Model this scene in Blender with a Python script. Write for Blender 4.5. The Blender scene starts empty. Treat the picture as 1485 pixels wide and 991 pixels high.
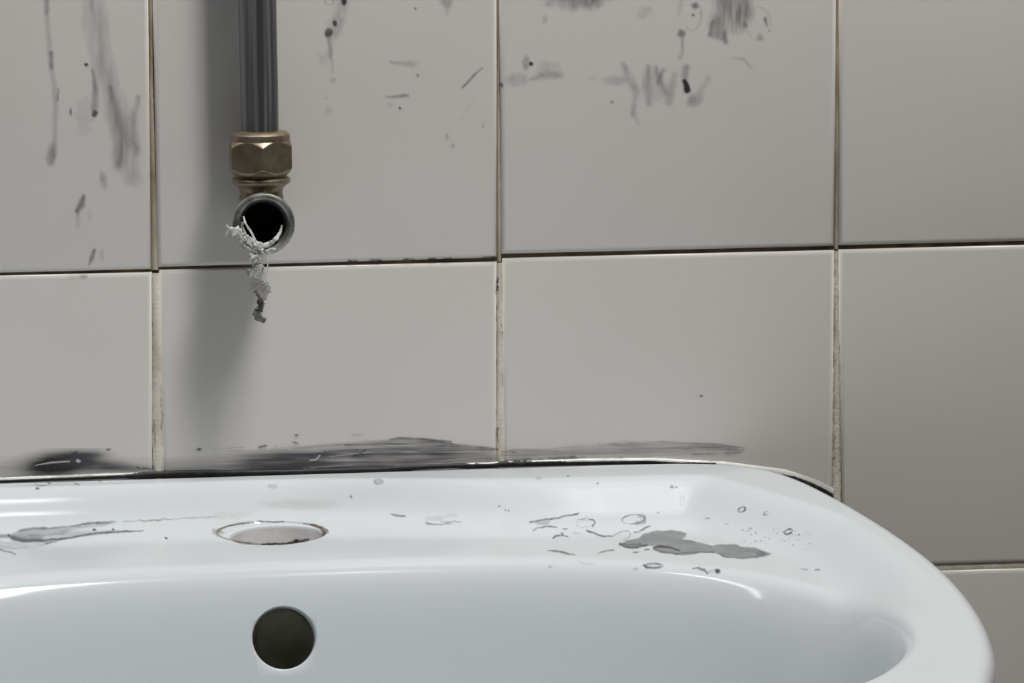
import bpy, bmesh, math, random
import numpy as np
from mathutils import Vector, Matrix
from mathutils.bvhtree import BVHTree

random.seed(4)
SC = bpy.context.scene
COL = SC.collection
Z0 = 0.95                      # height of the tile joint that runs across the picture

# ------------------------------------------------------------------ camera
CAM = np.array([-0.05529, -1.47436, 0.20704 + Z0])
PITCH, YAW, ROLL, F = 0.16232, 0.14136, -0.009817, 5000.0
_d = np.array([math.sin(YAW)*math.cos(PITCH), math.cos(YAW)*math.cos(PITCH), -math.sin(PITCH)])
_r = np.array([math.cos(YAW), -math.sin(YAW), 0.0])
_u = np.cross(_r, _d)
CR = _r*math.cos(ROLL) + _u*math.sin(ROLL)
CU = -_r*math.sin(ROLL) + _u*math.cos(ROLL)
camd = bpy.data.cameras.new('camera')
camd.lens = F/1485*36
camd.sensor_width = 36
camd.clip_start = 0.05
cam = bpy.data.objects.new('camera', camd)
COL.objects.link(cam)
cam.matrix_world = Matrix(((CR[0], CU[0], -_d[0], CAM[0]), (CR[1], CU[1], -_d[1], CAM[1]),
                           (CR[2], CU[2], -_d[2], CAM[2]), (0, 0, 0, 1)))
SC.camera = cam

# ------------------------------------------------------------------ world, lamps, exposure
w = bpy.data.worlds.new('world'); SC.world = w; w.use_nodes = True
w.node_tree.nodes['Background'].inputs[0].default_value = (1.0, 0.96, 0.92, 1)
w.node_tree.nodes['Background'].inputs[1].default_value = 0.025

def area(name, target, pos, sx, sy, energy, col):
    l = bpy.data.lights.new(name, 'AREA'); l.shape = 'RECTANGLE'; l.size = sx; l.size_y = sy
    l.energy = energy; l.color = col
    o = bpy.data.objects.new(name, l); COL.objects.link(o)
    o.location = pos
    o.rotation_euler = (Vector(target)-Vector(pos)).to_track_quat('-Z', 'Y').to_euler()
    return o
area('ceiling_lamp', (0.1, 0, Z0), (0.49, -0.57, Z0+1.60), 0.22, 0.66, 30, (1.0, 0.985, 0.955))
area('mirror_lamp', (-0.43, -0.03, Z0-0.2), (-0.43, -0.035, Z0+0.75), 0.80, 0.04, 2.4, (0.96, 0.98, 1.0))
vs = SC.view_settings
SC.display_settings.display_device = 'sRGB'
vs.view_transform = 'Standard'; vs.look = 'None'; vs.gamma = 1.0; vs.use_curve_mapping = False
vs.exposure = 0.0

# ------------------------------------------------------------------ helpers
def P(px, py, D=0.0):
    """point D in front of the tiled wall that the photograph shows at pixel px,py"""
    v = _d + CR*(px-742.5)/F - CU*(py-495.5)/F
    t = (-D-CAM[1])/v[1]
    return CAM + v*t

def ray(px, py):
    v = _d + CR*(px-742.5)/F - CU*(py-495.5)/F
    return v/np.linalg.norm(v)

def link(name, me, mat=None, parent=None, smooth=True):
    o = bpy.data.objects.new(name, me); COL.objects.link(o)
    if mat is not None and not me.materials: me.materials.append(mat)
    if smooth: me.shade_smooth()
    if parent is not None: o.parent = parent
    return o

def mesh(name, vs_, fs, mat=None, parent=None, smooth=True):
    me = bpy.data.meshes.new(name)
    me.from_pydata([tuple(v) for v in vs_], [], [tuple(f) for f in fs]); me.update()
    return link(name, me, mat, parent, smooth)

def tag(o, label=None, cat=None, group=None, kind=None):
    if label: o['label'] = label
    if cat: o['category'] = cat
    if group: o['group'] = group
    if kind: o['kind'] = kind
    return o

def srgb(r, g, b):
    f = lambda c: (c/255/12.92) if c/255 <= .04045 else ((c/255+.055)/1.055)**2.4
    return (f(r), f(g), f(b), 1)

def mat(name, base, rough=.4, metal=0.0, noise=None, bump=None, spec=.5, coat=0.0):
    """noise: (scale, colour2, lo, hi)  bump: (scale, strength, distance)"""
    m = bpy.data.materials.new(name); m.use_nodes = True
    nt = m.node_tree; b = nt.nodes['Principled BSDF']
    b.inputs['Base Color'].default_value = base
    b.inputs['Roughness'].default_value = rough
    b.inputs['Metallic'].default_value = metal
    b.inputs['Specular IOR Level'].default_value = spec
    b.inputs['Coat Weight'].default_value = coat
    tc = nt.nodes.new('ShaderNodeTexCoord')
    if noise:
        mp = nt.nodes.new('ShaderNodeMapping'); sc = noise[0]
        mp.inputs['Scale'].default_value = sc if isinstance(sc, tuple) else (sc, sc, sc)
        n = nt.nodes.new('ShaderNodeTexNoise'); n.inputs['Scale'].default_value = 1; n.inputs['Detail'].default_value = 5
        r = nt.nodes.new('ShaderNodeMapRange'); r.inputs[1].default_value = noise[2]; r.inputs[2].default_value = noise[3]
        x = nt.nodes.new('ShaderNodeMix'); x.data_type = 'RGBA'
        x.inputs[6].default_value = base; x.inputs[7].default_value = noise[1]
        nt.links.new(tc.outputs['Object'], mp.inputs[0]); nt.links.new(mp.outputs[0], n.inputs['Vector'])
        nt.links.new(n.outputs[0], r.inputs[0]); nt.links.new(r.outputs[0], x.inputs[0])
        nt.links.new(x.outputs[2], b.inputs['Base Color'])
    if bump:
        n2 = nt.nodes.new('ShaderNodeTexNoise'); n2.inputs['Scale'].default_value = bump[0]; n2.inputs['Detail'].default_value = 4
        bp = nt.nodes.new('ShaderNodeBump'); bp.inputs['Strength'].default_value = bump[1]; bp.inputs['Distance'].default_value = bump[2]
        nt.links.new(tc.outputs['Object'], n2.inputs['Vector']); nt.links.new(n2.outputs[0], bp.inputs['Height'])
        nt.links.new(bp.outputs[0], b.inputs['Normal'])
    return m

M_TILE = mat('glazed_tile', (0.735, 0.705, 0.675, 1), .36, noise=(9, (0.705, 0.675, 0.645, 1), .35, .7), bump=(25, .25, .0006))
M_BED = mat('tile_bed', srgb(120, 104, 84), .9, noise=(60, srgb(78, 60, 44), .35, .6), bump=(500, .6, .0004))
M_GROUT = mat('old_grout', srgb(228, 222, 210), .85, noise=((90, 90, 40), srgb(200, 190, 172), .38, .66), bump=(700, .6, .0004))
M_CERAMIC = mat('white_ceramic', (0.580, 0.614, 0.638, 1), .115, noise=(4, (0.568, 0.602, 0.626, 1), .3, .7), bump=(14, .04, .0005), spec=.30)
M_CAVITY = mat('shaded_cavity', srgb(190, 188, 174), .5, noise=(70, srgb(160, 158, 146), .4, .6))  # overflow cavity: part of its shade is put into this duller colour
M_RAW = mat('raw_hole_wall', srgb(204, 203, 204), .5, noise=(90, srgb(188, 184, 183), .4, .6))
M_GROUT_D = mat('dark_grout', srgb(186, 174, 154), .85, noise=((90, 90, 30), srgb(140, 122, 98), .36, .62))
M_SEAL = mat('silicone', srgb(222, 222, 218), .35, noise=((60, 60, 60), srgb(170, 168, 164), .45, .7))
M_PIPE = mat('tarnished_pipe', (0.22, 0.22, 0.225, 1), .36, .35, noise=((420, 420, 6), (0.075, 0.075, 0.08, 1), .40, .60), bump=(300, .15, .0003))
M_BRASS = mat('dull_brass', srgb(146, 134, 114), .38, .70, noise=(180, srgb(122, 108, 88), .35, .7), bump=(600, .3, .0003))
M_RING = mat('plated_brass', srgb(172, 173, 168), .36, .8, noise=(200, srgb(118, 120, 114), .4, .65), bump=(500, .2, .0003))
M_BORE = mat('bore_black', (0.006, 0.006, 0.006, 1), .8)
M_TAPE = mat('white_tape', srgb(226, 226, 222), .55, noise=(300, srgb(180, 178, 172), .45, .7))
M_TAPE.node_tree.nodes['Principled BSDF'].inputs['Subsurface Weight'].default_value = 0.0

# ------------------------------------------------------------------ wall
wall = mesh('wall_back', [(-.75, .0014, 0.0), (1.05, .0014, 0.0), (1.05, .0014, Z0+1.2), (-.75, .0014, Z0+1.2),
                          (-.75, .10, 0.0), (1.05, .10, 0.0), (1.05, .10, Z0+1.2), (-.75, .10, Z0+1.2)],
            [(0, 1, 2, 3), (5, 4, 7, 6), (4, 0, 3, 7), (1, 5, 6, 2), (3, 2, 6, 7), (4, 5, 1, 0)], M_BED, None, False)
tag(wall, 'wall of square off-white glazed tiles behind the washbasin', kind='structure')

def tile_mesh(q):
    """q: four corners (x,z) TL TR BR BL.  A slab with a pillowed rim."""
    q = np.array(q); c = q.mean(0)
    vs_, fs = [], []
    prof = [(0.0, .0040), (0.0, .00135), (.0003, .0006), (.0010, .00015), (.0022, 0.0)]
    for off, y in prof:
        for i in range(4):
            dx = off if q[i][0] < c[0] else -off
            dz = off if q[i][1] < c[1] else -off
            vs_.append((q[i][0]+dx, y, q[i][1]+dz))
    for k in range(len(prof)-1):
        for i in range(4):
            a, b = k*4+i, k*4+(i+1) % 4
            fs.append((a, a+4, b+4, b))
    n = (len(prof)-1)*4
    fs.append((n+3, n+2, n+1, n))
    return vs_, fs

def wz(px, py):
    p = P(px, py); return (p[0], p[2])

fl = mesh('floor', [(-.75, -2.4, 0), (1.05, -2.4, 0), (1.05, 0.1, 0), (-.75, .1, 0), (-.75, -2.4, -.05), (1.05, -2.4, -.05), (1.05, 0.1, -.05), (-.75, .1, -.05)],
          [(0, 1, 2, 3), (7, 6, 5, 4), (0, 4, 5, 1), (1, 5, 6, 2), (2, 6, 7, 3), (3, 7, 4, 0)], mat('grey_floor', (.3, .29, .27, 1), .5), None, False)
tag(fl, 'plain grey floor below the washbasin', kind='structure')
# joints in view, measured edge by edge (left/right or upper/lower edge of each tile)
quads = {
    ('a', -1): [(-290, -96), (214.5, -108), (220, 391), (-290, 403)],
    ('a', 0): [(219.5, -108), (720.8, -118), (721.3, 374.2), (228.5, 388)],
    ('a', 1): [(723.2, -118), (1213.8, -127), (1211.2, 357.3), (727.5, 368.8)],
    ('a', 2): [(1217.8, -127), (1700, -136), (1698, 345), (1216, 356.3)],
    ('b', -1): [(-290, 406.5), (220.5, 394.8), (222, 872), (-290, 884)],
    ('b', 0): [(230.5, 391.2), (720.8, 379.8), (719.5, 858), (240, 870)],
    ('b', 1): [(728.7, 374.8), (1210.6, 363.0), (1207, 836), (732.5, 850)],
    ('b', 2): [(1216.3, 362.2), (1698, 350.5), (1692, 810), (1219.5, 824.5)],
    ('c', 2): [(1217, 832.5), (1692, 818.5), (1686, 1290), (1216, 1302)],
}
for key, q in quads.items():
    vs_, fs = tile_mesh([wz(*c) for c in q])
    t = mesh('tile', vs_, fs, M_TILE, wall, True)
W, H = .15, .1479
plain = None
for i in range(-4, 6):
    for j in range(-8, 7):
        # joint j: rows counted down from the joint at Z0 ; j=0 is row b
        if (j == 0 and -1 <= i-1 <= 2) or (j == -1 and -1 <= i-1 <= 2) or (j == 1 and i-1 == 2): continue
        x0 = (i-1)*W; z1 = Z0 - j*H
        if j == -1 or j == 0: pass
        if plain is None:
            vs_, fs = tile_mesh([(.0013, -.0013), (W-.0013, -.0013), (W-.0013, -H+.0013), (.0013, -H+.0013)])
            me = bpy.data.meshes.new('tile'); me.from_pydata(vs_, [], fs); me.materials.append(M_TILE); me.shade_smooth()
            plain = me
        o = bpy.data.objects.new('tile', plain); COL.objects.link(o); o.parent = wall
        o.location = (x0, 0, z1)

# grout beads of the upright joints: flush, uneven and slightly smeared over the tile rims
def grout(pts, depth, jit=.5, seed=1):
    """pts: (py, x_left, x_right)"""
    rn = random.Random(seed); vs_, fs = [], []
    ys = np.arange(pts[0][0], pts[-1][0], 6.0)
    A = np.array(pts, float)
    for k, y in enumerate(ys):
        l = np.interp(y, A[:, 0], A[:, 1]) + rn.uniform(-jit, jit)
        r = np.interp(y, A[:, 0], A[:, 2]) + rn.uniform(-jit, jit)
        for tt, dd in ((0, -.0008), (.2, 0), (.5, .00015), (.8, 0), (1, -.0008)):
            p = P(l+(r-l)*tt, y)
            vs_.append((p[0], -(depth+dd+rn.uniform(-.00008, .00008)), p[2]))
        if k:
            for i in range(4):
                a = (k-1)*5+i
                fs.append((a, a+5, a+6, a+1))
    return mesh('grout_line', vs_, fs, M_GROUT if depth > -.0005 else M_GROUT_D, wall)
grout([(-100, 214, 220), (130, 216, 222), (385, 219, 230), (397, 219.5, 231)], -.0006, .3, 1)
grout([(396, 219.5, 231), (500, 221, 235), (600, 220.5, 238), (700, 222, 239), (760, 222, 239)], .0001, .7, 2)
grout([(-100, 720, 723.5), (370, 721, 727.5), (382, 721, 728)], -.0008, .25, 3)
grout([(381, 720.5, 729), (470, 720.5, 730.5), (560, 719.5, 731.5), (700, 719, 733)], .0001, .6, 4)
grout([(-100, 1213, 1218), (355, 1210.8, 1216.3), (364, 1210.5, 1216.3)], -.0006, .3, 5)
grout([(364, 1210.3, 1216.6), (450, 1209.8, 1217.5), (600, 1208, 1219.5), (720, 1207, 1219.5), (830, 1207, 1219.5)], .0001, .6, 6)
# crossings, and the horizontal joint to the right of the basin
def hgrout(pts, depth, seed):
    rn = random.Random(seed); vs_, fs = [], []; A = np.array(pts, float)
    xs = np.arange(pts[0][0], pts[-1][0], 6.0)
    for k, x in enumerate(xs):
        a = np.interp(x, A[:, 0], A[:, 1])+rn.uniform(-.3, .3); b = np.interp(x, A[:, 0], A[:, 2])+rn.uniform(-.3, .3)
        for tt in (0, .5, 1):
            p = P(x, a+(b-a)*tt); vs_.append((p[0], -(depth+(.0001 if tt == .5 else -.0002)), p[2]))
        if k:
            for i in range(2):
                q = (k-1)*3+i; fs.append((q, q+1, q+4, q+3))
    return mesh('grout_line', vs_, fs, M_GROUT, wall)
hgrout([(1216, 824, 833), (1692, 809, 819)], -.0007, 9)

# ------------------------------------------------------------------ washbasin
XC = .0425                    # middle of the basin
ZL = -.0912 + Z0              # top of its raised back ledge
def catmull(p, n=24):
    p = np.array(p, float); N = len(p); out = []
    for i in range(N):
        a, b, c, d = p[i-1], p[i], p[(i+1) % N], p[(i+2) % N]
        for k in range(n):
            t = k/n
            out.append(.5*((2*b)+(c-a)*t+(2*a-5*b+4*c-d)*t*t+(-a+3*b-3*c+d)*t**3))
    return np.array(out)
half = [(.05, 0), (.10, 0), (.145, 0), (.172, -.0006), (.192, -.0028), (.2095, -.0095), (.2230, -.0235), (.2315, -.045), (.2375, -.077),
        (.2420, -.113), (.2460, -.16), (.2475, -.21), (.2452, -.26), (.2378, -.315), (.2250, -.365), (.204, -.408), (.155, -.435), (.08, -.452)]
outline = [(0, 0)]+half+[(0, -.455)]+[(-a, b) for a, b in half[::-1]]
O_ = catmull(outline); O_[:, 1] = np.minimum(O_[:, 1], 0) - .0012
CX, CY = 0.0, -.275
ang = np.arctan2(O_[:, 1]-CY, O_[:, 0]-CX); rad = np.hypot(O_[:, 0]-CX, O_[:, 1]-CY)
o_ = np.argsort(ang); ang, rad = ang[o_], rad[o_]
NT = 760
th = np.linspace(-math.pi, math.pi, NT, endpoint=False)
rO = np.interp(th, ang, rad, period=2*math.pi)
AB, BB, BF, NE = .2112, .148, .142, 2.8
def rB_(t):
    c, s = np.abs(np.cos(t)), np.abs(np.sin(t)); b = np.where(np.sin(t) > 0, BB, BF)
    n = np.where(np.sin(t) > 0, NE, 2.4)
    return ((c/AB)**n+(s/b)**n)**(-1/n)
rB = rB_(th)
def sst(a, b, x):
    t = np.clip((x-a)/(b-a), 0, 1); return t*t*(3-2*t)
def segdist(pts, poly):
    out = np.full(len(pts), 9.); a = poly; b = np.roll(poly, -1, 0); ab = b-a; l2 = (ab**2).sum(1)+1e-18
    for k in range(0, len(pts), 3000):
        q = pts[k:k+3000, None, :]
        t = np.clip(((q-a)*ab).sum(2)/l2, 0, 1)
        out[k:k+3000] = np.sqrt((((a+t[..., None]*ab)-q)**2).sum(2)).min(1)
    return out
NR1, NR2 = 64, 60
rings = []
for k in range(NR1):
    t = (k/NR1)**1.55
    rings.append(rO*(1-t)+rB*t)
for k in range(NR2):
    t = (k/NR2); rings.append(rB*(1-t))
R_ = np.array(rings)
X = CX+R_*np.cos(th); Y = CY+R_*np.sin(th)
pts = np.stack([X.ravel(), Y.ravel()], 1)
polyO = np.stack([CX+rO*np.cos(th), CY+rO*np.sin(th)], 1)
tb = np.linspace(-math.pi, math.pi, 360, endpoint=False)
polyB = np.stack([CX+rB_(tb)*np.cos(tb), CY+rB_(tb)*np.sin(tb)], 1)
dO = segdist(pts, polyO[::2]); dB = segdist(pts, polyB)
inside = np.zeros(X.shape, bool); inside[NR1:] = True; inside = inside.ravel()
# bowl depth profile by distance from its edge (positive inside), with a round-over that starts a little outside
RO = .011
fr = sst(.20, .30, -pts[:, 1])          # 0 at the back, 1 along the sides and front, where the rim is a crisp roll
def bowl_profile(ro, ramp, k):
    tt = np.linspace(0, .25, 2000)
    slope = k*sst(0, ramp, tt)*(1-sst(.035, .095, tt))
    dep = np.concatenate([[0], np.cumsum((slope[1:]+slope[:-1])/2*(tt[1]-tt[0]))])
    return np.interp(np.where(inside, dB, -dB)+ro, tt, dep)
bowl = bowl_profile(.011, .026, 3.2)*(1-fr)+bowl_profile(.006, .013, 4.2)*fr
RE = .0062
edge = np.where(dO < RE, RE-np.sqrt(np.clip(RE**2-(RE-dO)**2, 0, None)), 0)
backness = sst(-.20, -.05, pts[:, 1])
bk = 1-sst(.04, .14, -pts[:, 1])
cc = .025+bk*.020*sst(.05, .19, pts[:, 0]+XC)      # the ledge gets wider towards the right corner
hw = .0112+.0040*sst(.10, .20, pts[:, 0]+XC)
ledge = (.0132*(1-fr)+.004*fr)*sst(cc-hw, cc+hw, dO)
crown = .0016*sst(0.004, .018, dO)*(1-backness)
Zt = ZL-edge-ledge-bowl-crown*0
verts = np.stack([pts[:, 0]+XC, pts[:, 1], Zt], 1)
NRr = NR1+NR2
V = [tuple(v) for v in verts]; Fc = []
idx = lambda r, i: r*NT+(i % NT)
for r in range(NRr-1):
    for i in range(NT):
        Fc.append((idx(r, i), idx(r, i+1), idx(r+1, i+1), idx(r+1, i)))
V.append((XC+CX, CY, float(Zt[-1]))); c0 = len(V)-1
for i in range(NT): Fc.append((idx(NRr-1, i), idx(NRr-1, i+1), c0))
prev = [idx(0, i) for i in range(NT)]
for dz, sx, sy in ((-.012, .999, 1), (-.022, .996, 1), (-.045, .985, .995), (-.08, .96, .97), (-.12, .90, .90), (-.155, .78, .78), (-.18, .55, .6), (-.19, .3, .4)):
    cur = []
    for i in range(NT):
        V.append((XC+polyO[i, 0]*sx, -.0012+(polyO[i, 1]+.0012)*sy, ZL+dz-RE*.4)); cur.append(len(V)-1)
    for i in range(NT): Fc.append((prev[i], cur[i], cur[(i+1) % NT], prev[(i+1) % NT]))
    prev = cur
V.append((XC, -.15, ZL-.195)); c1 = len(V)-1
for i in range(NT): Fc.append((prev[i], c1, prev[(i+1) % NT]))
V = [(x, y, z-(x-.053)*.0075) for x, y, z in V]      # it hangs a touch out of level
basin_me = bpy.data.meshes.new('basin'); basin_me.from_pydata(V, [], Fc); basin_me.materials.append(M_CERAMIC)
basin_me.materials.append(M_RAW); basin_me.materials.append(M_CAVITY); basin_me.update()
bm = bmesh.new(); bm.from_mesh(basin_me); bmesh.ops.recalc_face_normals(bm, faces=bm.faces); bm.to_mesh(basin_me)
bvh0 = BVHTree.FromBMesh(bm); bm.free()

def hit(bv, px, py):
    h = bv.ray_cast(Vector(CAM), Vector(ray(px, py)))
    return h

def cutter(rings_, mi, caps=(0, 0)):
    """rings_: list of lists of points (closed loops, same count)"""
    n = len(rings_[0]); v = [p for r in rings_ for p in r]; f = []
    for k in range(len(rings_)-1):
        for i in range(n): f.append((k*n+i, k*n+(i+1) % n, (k+1)*n+(i+1) % n, (k+1)*n+i))
    f.append(tuple(range(n))[::-1]); f.append(tuple((len(rings_)-1)*n+i for i in range(n)))
    me = bpy.data.meshes.new('cut'); me.from_pydata(v, [], f)
    for m in (M_CERAMIC, M_RAW, M_CAVITY): me.materials.append(m)
    for p in me.polygons: p.material_index = mi[min(p.index//n, len(mi)-1)]
    b = bmesh.new(); b.from_mesh(me); bmesh.ops.recalc_face_normals(b, faces=b.faces); b.to_mesh(me); b.free()
    o = bpy.data.objects.new('cut', me); COL.objects.link(o); return o
hc = hit(bvh0, 403, 774.5)[0]; he = hit(bvh0, 393.5, 773)[0]
NC = 96
def circ(cx, cy, r, z, wob=0, ph=0):
    return [(cx+(r+wob*math.sin(3*a+ph)+wob*.5*math.sin(7*a+ph*2))*math.cos(a), cy+(r+wob*math.sin(3*a+ph))*math.sin(a), z) for a in [2*math.pi*i/NC for i in range(NC)]]
zd = hc.z
tapcut = cutter([circ(he.x, he.y, .0262, zd+.003, .0004, 1), circ(he.x, he.y, .0238, zd+.0001, .0004, 1), circ(he.x+.0002, he.y, .0231, zd-.0007, .0003, 1),
                 circ(hc.x, hc.y, .0203, zd-.0010), circ(hc.x, hc.y, .0196, zd-.0020), circ(hc.x, hc.y, .0193, zd-.045)], [0, 0, 0, 0, 1, 1])
hv = hit(bvh0, 412, 925); oc = np.array(hv[0]); on = np.array(hv[1])
if on.dot(ray(412, 925)) > 0: on = -on
ot = np.array([1, 0, 0.]); ob = np.cross(on, ot)
def oring(r, t, cz=0):
    return [tuple(oc+on*t+ob*cz+ot*r*math.cos(a)+ob*r*math.sin(a)) for a in [2*math.pi*i/NC for i in range(NC)]]
overcut = cutter([oring(.0160, .006), oring(.0137, .0003), oring(.0129, -.0003), oring(.0125, -.0014), oring(.0124, -.0030), oring(.0124, -.008), oring(.0145, -.010), oring(.0150, -.038), oring(.004, -.044)], [0, 0, 0, 0, 0, 2, 2, 2, 2])
basin = bpy.data.objects.new('washbasin', basin_me); COL.objects.link(basin)
for c in (tapcut, overcut):
    md = basin.modifiers.new('b', 'BOOLEAN'); md.operation = 'DIFFERENCE'; md.object = c; md.solver = 'EXACT'
dg = bpy.context.evaluated_depsgraph_get()
me = bpy.data.meshes.new_from_object(basin.evaluated_get(dg))
basin.modifiers.clear(); basin.data = me; me.name = 'washbasin'
for c in (tapcut, overcut): bpy.data.objects.remove(c)
me.shade_smooth(); me.set_sharp_from_angle(angle=math.radians(38))
tag(basin, 'white ceramic washbasin with empty tap hole and paint-marked deck below the tiles', 'washbasin')
bm = bmesh.new(); bm.from_mesh(me); bvh = BVHTree.FromBMesh(bm); bm.free()

# ------------------------------------------------------------------ numpy noise and mask drawing
def vnoise(x, y, seed):
    def h(i, j):
        n = (i.astype(np.int64)*374761393+j.astype(np.int64)*668265263+seed*1442695041) & 0xffffffff
        n = ((n ^ (n >> 13))*1274126177) & 0xffffffff
        return ((n ^ (n >> 16)) & 0xffff)/65535.
    xi, yi = np.floor(x), np.floor(y); fx, fy = x-xi, y-yi
    fx = fx*fx*(3-2*fx); fy = fy*fy*(3-2*fy)
    return (h(xi, yi)*(1-fx)+h(xi+1, yi)*fx)*(1-fy)+(h(xi, yi+1)*(1-fx)+h(xi+1, yi+1)*fx)*fy
def fbm(x, y, seed, o=3):
    s_, a, t = 0, 1, 0
    for k in range(o): s_ = s_+a*vnoise(x*2**k, y*2**k, seed+k*17); t += a; a *= .55
    return s_/t

class Mask:
    def __init__(s, x0, y0, x1, y1, step=1.5):
        s.box = (x0, y0, x1, y1); s.xs = np.arange(x0, x1+step, step); s.ys = np.arange(y0, y1+step, step)
        s.X, s.Y = np.meshgrid(s.xs, s.ys); s.A = np.zeros_like(s.X); s.C = np.zeros(s.X.shape+(3,)); s.step = step
        s.WX = s.X+(fbm(s.X/7, s.Y/7, 5)-.5)*3; s.WY = s.Y+(fbm(s.X/7, s.Y/7, 9)-.5)*3
    def put(s, a, col):
        a = np.clip(a, 0, 1); k = a/np.maximum(a+s.A*(1-a), 1e-6)
        s.C = s.C*(1-k[..., None])+np.array(col)*k[..., None]; s.A = a+s.A*(1-a)
    def blot(s, cx, cy, rx, ry, al, col, rot=0, soft=.6, br=.5, nx=5, ny=5, seed=1):
        c, n = math.cos(math.radians(rot)), math.sin(math.radians(rot))
        u = ((s.WX-cx)*c+(s.WY-cy)*n)/rx; v = (-(s.WX-cx)*n+(s.WY-cy)*c)/ry
        d = np.sqrt(u*u+v*v)
        a = 1-np.clip((d-(1-soft))/(2*soft), 0, 1); a = a*a*(3-2*a)
        nz = fbm(s.X/nx, s.Y/ny, seed); s.put(a*al*(1-br+br*np.clip((nz-.25)*2, 0, 1.3)), col)
    def line(s, pts_, wd, al, col, soft=.5, br=.4, nx=6, ny=6, seed=3, warp=True):
        """pts_: (x, y[, width factor])"""
        p = [q if len(q) == 3 else (q[0], q[1], 1) for q in pts_]
        QX, QY = (s.WX, s.WY) if warp else (s.X, s.Y)
        best = np.full(s.X.shape, 9.)
        for a, b in zip(p[:-1], p[1:]):
            dx, dy = b[0]-a[0], b[1]-a[1]; l2 = dx*dx+dy*dy+1e-9
            t = np.clip(((QX-a[0])*dx+(QY-a[1])*dy)/l2, 0, 1)
            ww = wd*(a[2]+(b[2]-a[2])*t)/2+1e-3
            best = np.minimum(best, np.hypot(QX-a[0]-t*dx, QY-a[1]-t*dy)/ww)
        a = 1-np.clip((best-(1-soft))/(2*soft), 0, 1)
        nz = fbm(s.X/nx, s.Y/ny, seed); s.put(a*al*(1-br+br*np.clip((nz-.25)*2, 0, 1.3)), col)
    def ring(s, cx, cy, rx, ry, wd, al, col, rot=0, a0=0, a1=360, seed=2):
        n = 28; c, q = math.cos(math.radians(rot)), math.sin(math.radians(rot)); pp = []
        for i in range(n+1):
            t = math.radians(a0+(a1-a0)*i/n); u, v = rx*math.cos(t), ry*math.sin(t)
            pp.append((cx+u*c-v*q, cy+u*q+v*c, .6+.5*math.sin(t*1+seed)**2))
        s.line(pp, wd, al, col, warp=False, seed=seed, br=.6)
    def poly(s, pts_, al, col, soft=1.2, br=.3, nx=10, ny=4, seed=4):
        P_ = np.array(pts_, float); QX = s.X+(fbm(s.X/5, s.Y/5, 15)-.5)*2.4; QY = s.Y+(fbm(s.X/5, s.Y/5, 19)-.5)*2
        ins = np.zeros(s.X.shape, bool); dd = np.full(s.X.shape, 1e9)
        for a, b in zip(P_, np.roll(P_, -1, 0)):
            cr = ((a[1] > QY) != (b[1] > QY)) & (QX < (b[0]-a[0])*(QY-a[1])/(b[1]-a[1]+1e-12)+a[0]); ins ^= cr
            dx, dy = b-a; t = np.clip(((QX-a[0])*dx+(QY-a[1])*dy)/(dx*dx+dy*dy+1e-9), 0, 1)
            dd = np.minimum(dd, np.hypot(QX-a[0]-t*dx, QY-a[1]-t*dy))
        sd = np.where(ins, dd, -dd); a = np.clip(sd/soft+.5, 0, 1)
        nz = fbm(s.X/nx, s.Y/ny, seed); s.put(a*al*(1-br+br*np.clip((nz-.25)*2, 0, 1.3)), col); return sd

def film_material(name, rough):
    m = bpy.data.materials.new(name); m.use_nodes = True; nt = m.node_tree; b = nt.nodes['Principled BSDF']
    at = nt.nodes.new('ShaderNodeAttribute'); at.attribute_name = 'Film'
    b.inputs['Roughness'].default_value = rough
    nt.links.new(at.outputs['Color'], b.inputs['Base Color']); nt.links.new(at.outputs['Alpha'], b.inputs['Alpha'])
    return m
M_FILM = film_material('dried_paint', .5)

def bake(name, m, parent, on_sink=False, cut=.045, off=.00012, label=None):
    """turns a mask into a thin film of dried paint lying on the surface"""
    A = m.A; ny, nx = A.shape
    keep = A > cut
    near = keep.copy()
    near[:-1] |= keep[1:]; near[1:] |= keep[:-1]; near[:, :-1] |= near[:, 1:]; near[:, 1:] |= near[:, :-1]
    ids = -np.ones(A.shape, int); vs_, cs = [], []
    for j in range(ny):
        for i in range(nx):
            if not near[j, i]: continue
            if on_sink:
                h = bvh.ray_cast(Vector(CAM), Vector(ray(m.xs[i], m.ys[j])))
                if h[0] is None or h[0].y > -.0005: continue
                n = h[1] if h[1].dot(Vector(ray(m.xs[i], m.ys[j]))) < 0 else -h[1]
                p = h[0]+n*off
            else:
                p = P(m.xs[i], m.ys[j], off)
            ids[j, i] = len(vs_); vs_.append(tuple(p)); cs.append((*m.C[j, i], A[j, i]))
    fs = []
    for j in range(ny-1):
        for i in range(nx-1):
            q = (ids[j, i], ids[j+1, i], ids[j+1, i+1], ids[j, i+1])
            if min(q) < 0 or not (keep[j, i] or keep[j+1, i] or keep[j+1, i+1] or keep[j, i+1]): continue
            if on_sink:
                ps = [vs_[k] for k in q]
                if max(math.dist(ps[0], ps[2]), math.dist(ps[1], ps[3])) > .0065: continue
            fs.append(q)
    if not fs: return None
    o = mesh(name, vs_, fs, M_FILM, parent)
    at = o.data.attributes.new('Film', 'FLOAT_COLOR', 'POINT')
    at.data.foreach_set('color', np.array(cs, np.float32).ravel())
    if name not in ('paint_patch',): o['kind'] = 'stuff'
    if label: o['label'] = label
    return o

SL = srgb(70, 70, 76)[:3]; GR = srgb(96, 96, 98)[:3]; BK = srgb(28, 28, 33)[:3]; LG = srgb(128, 128, 130)[:3]
RU = srgb(92, 36, 22)[:3]; OL = srgb(140, 132, 96)[:3]; BR = srgb(104, 84, 62)[:3]; WH = srgb(225, 225, 222)[:3]; PU = srgb(96, 84, 92)[:3]


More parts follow.
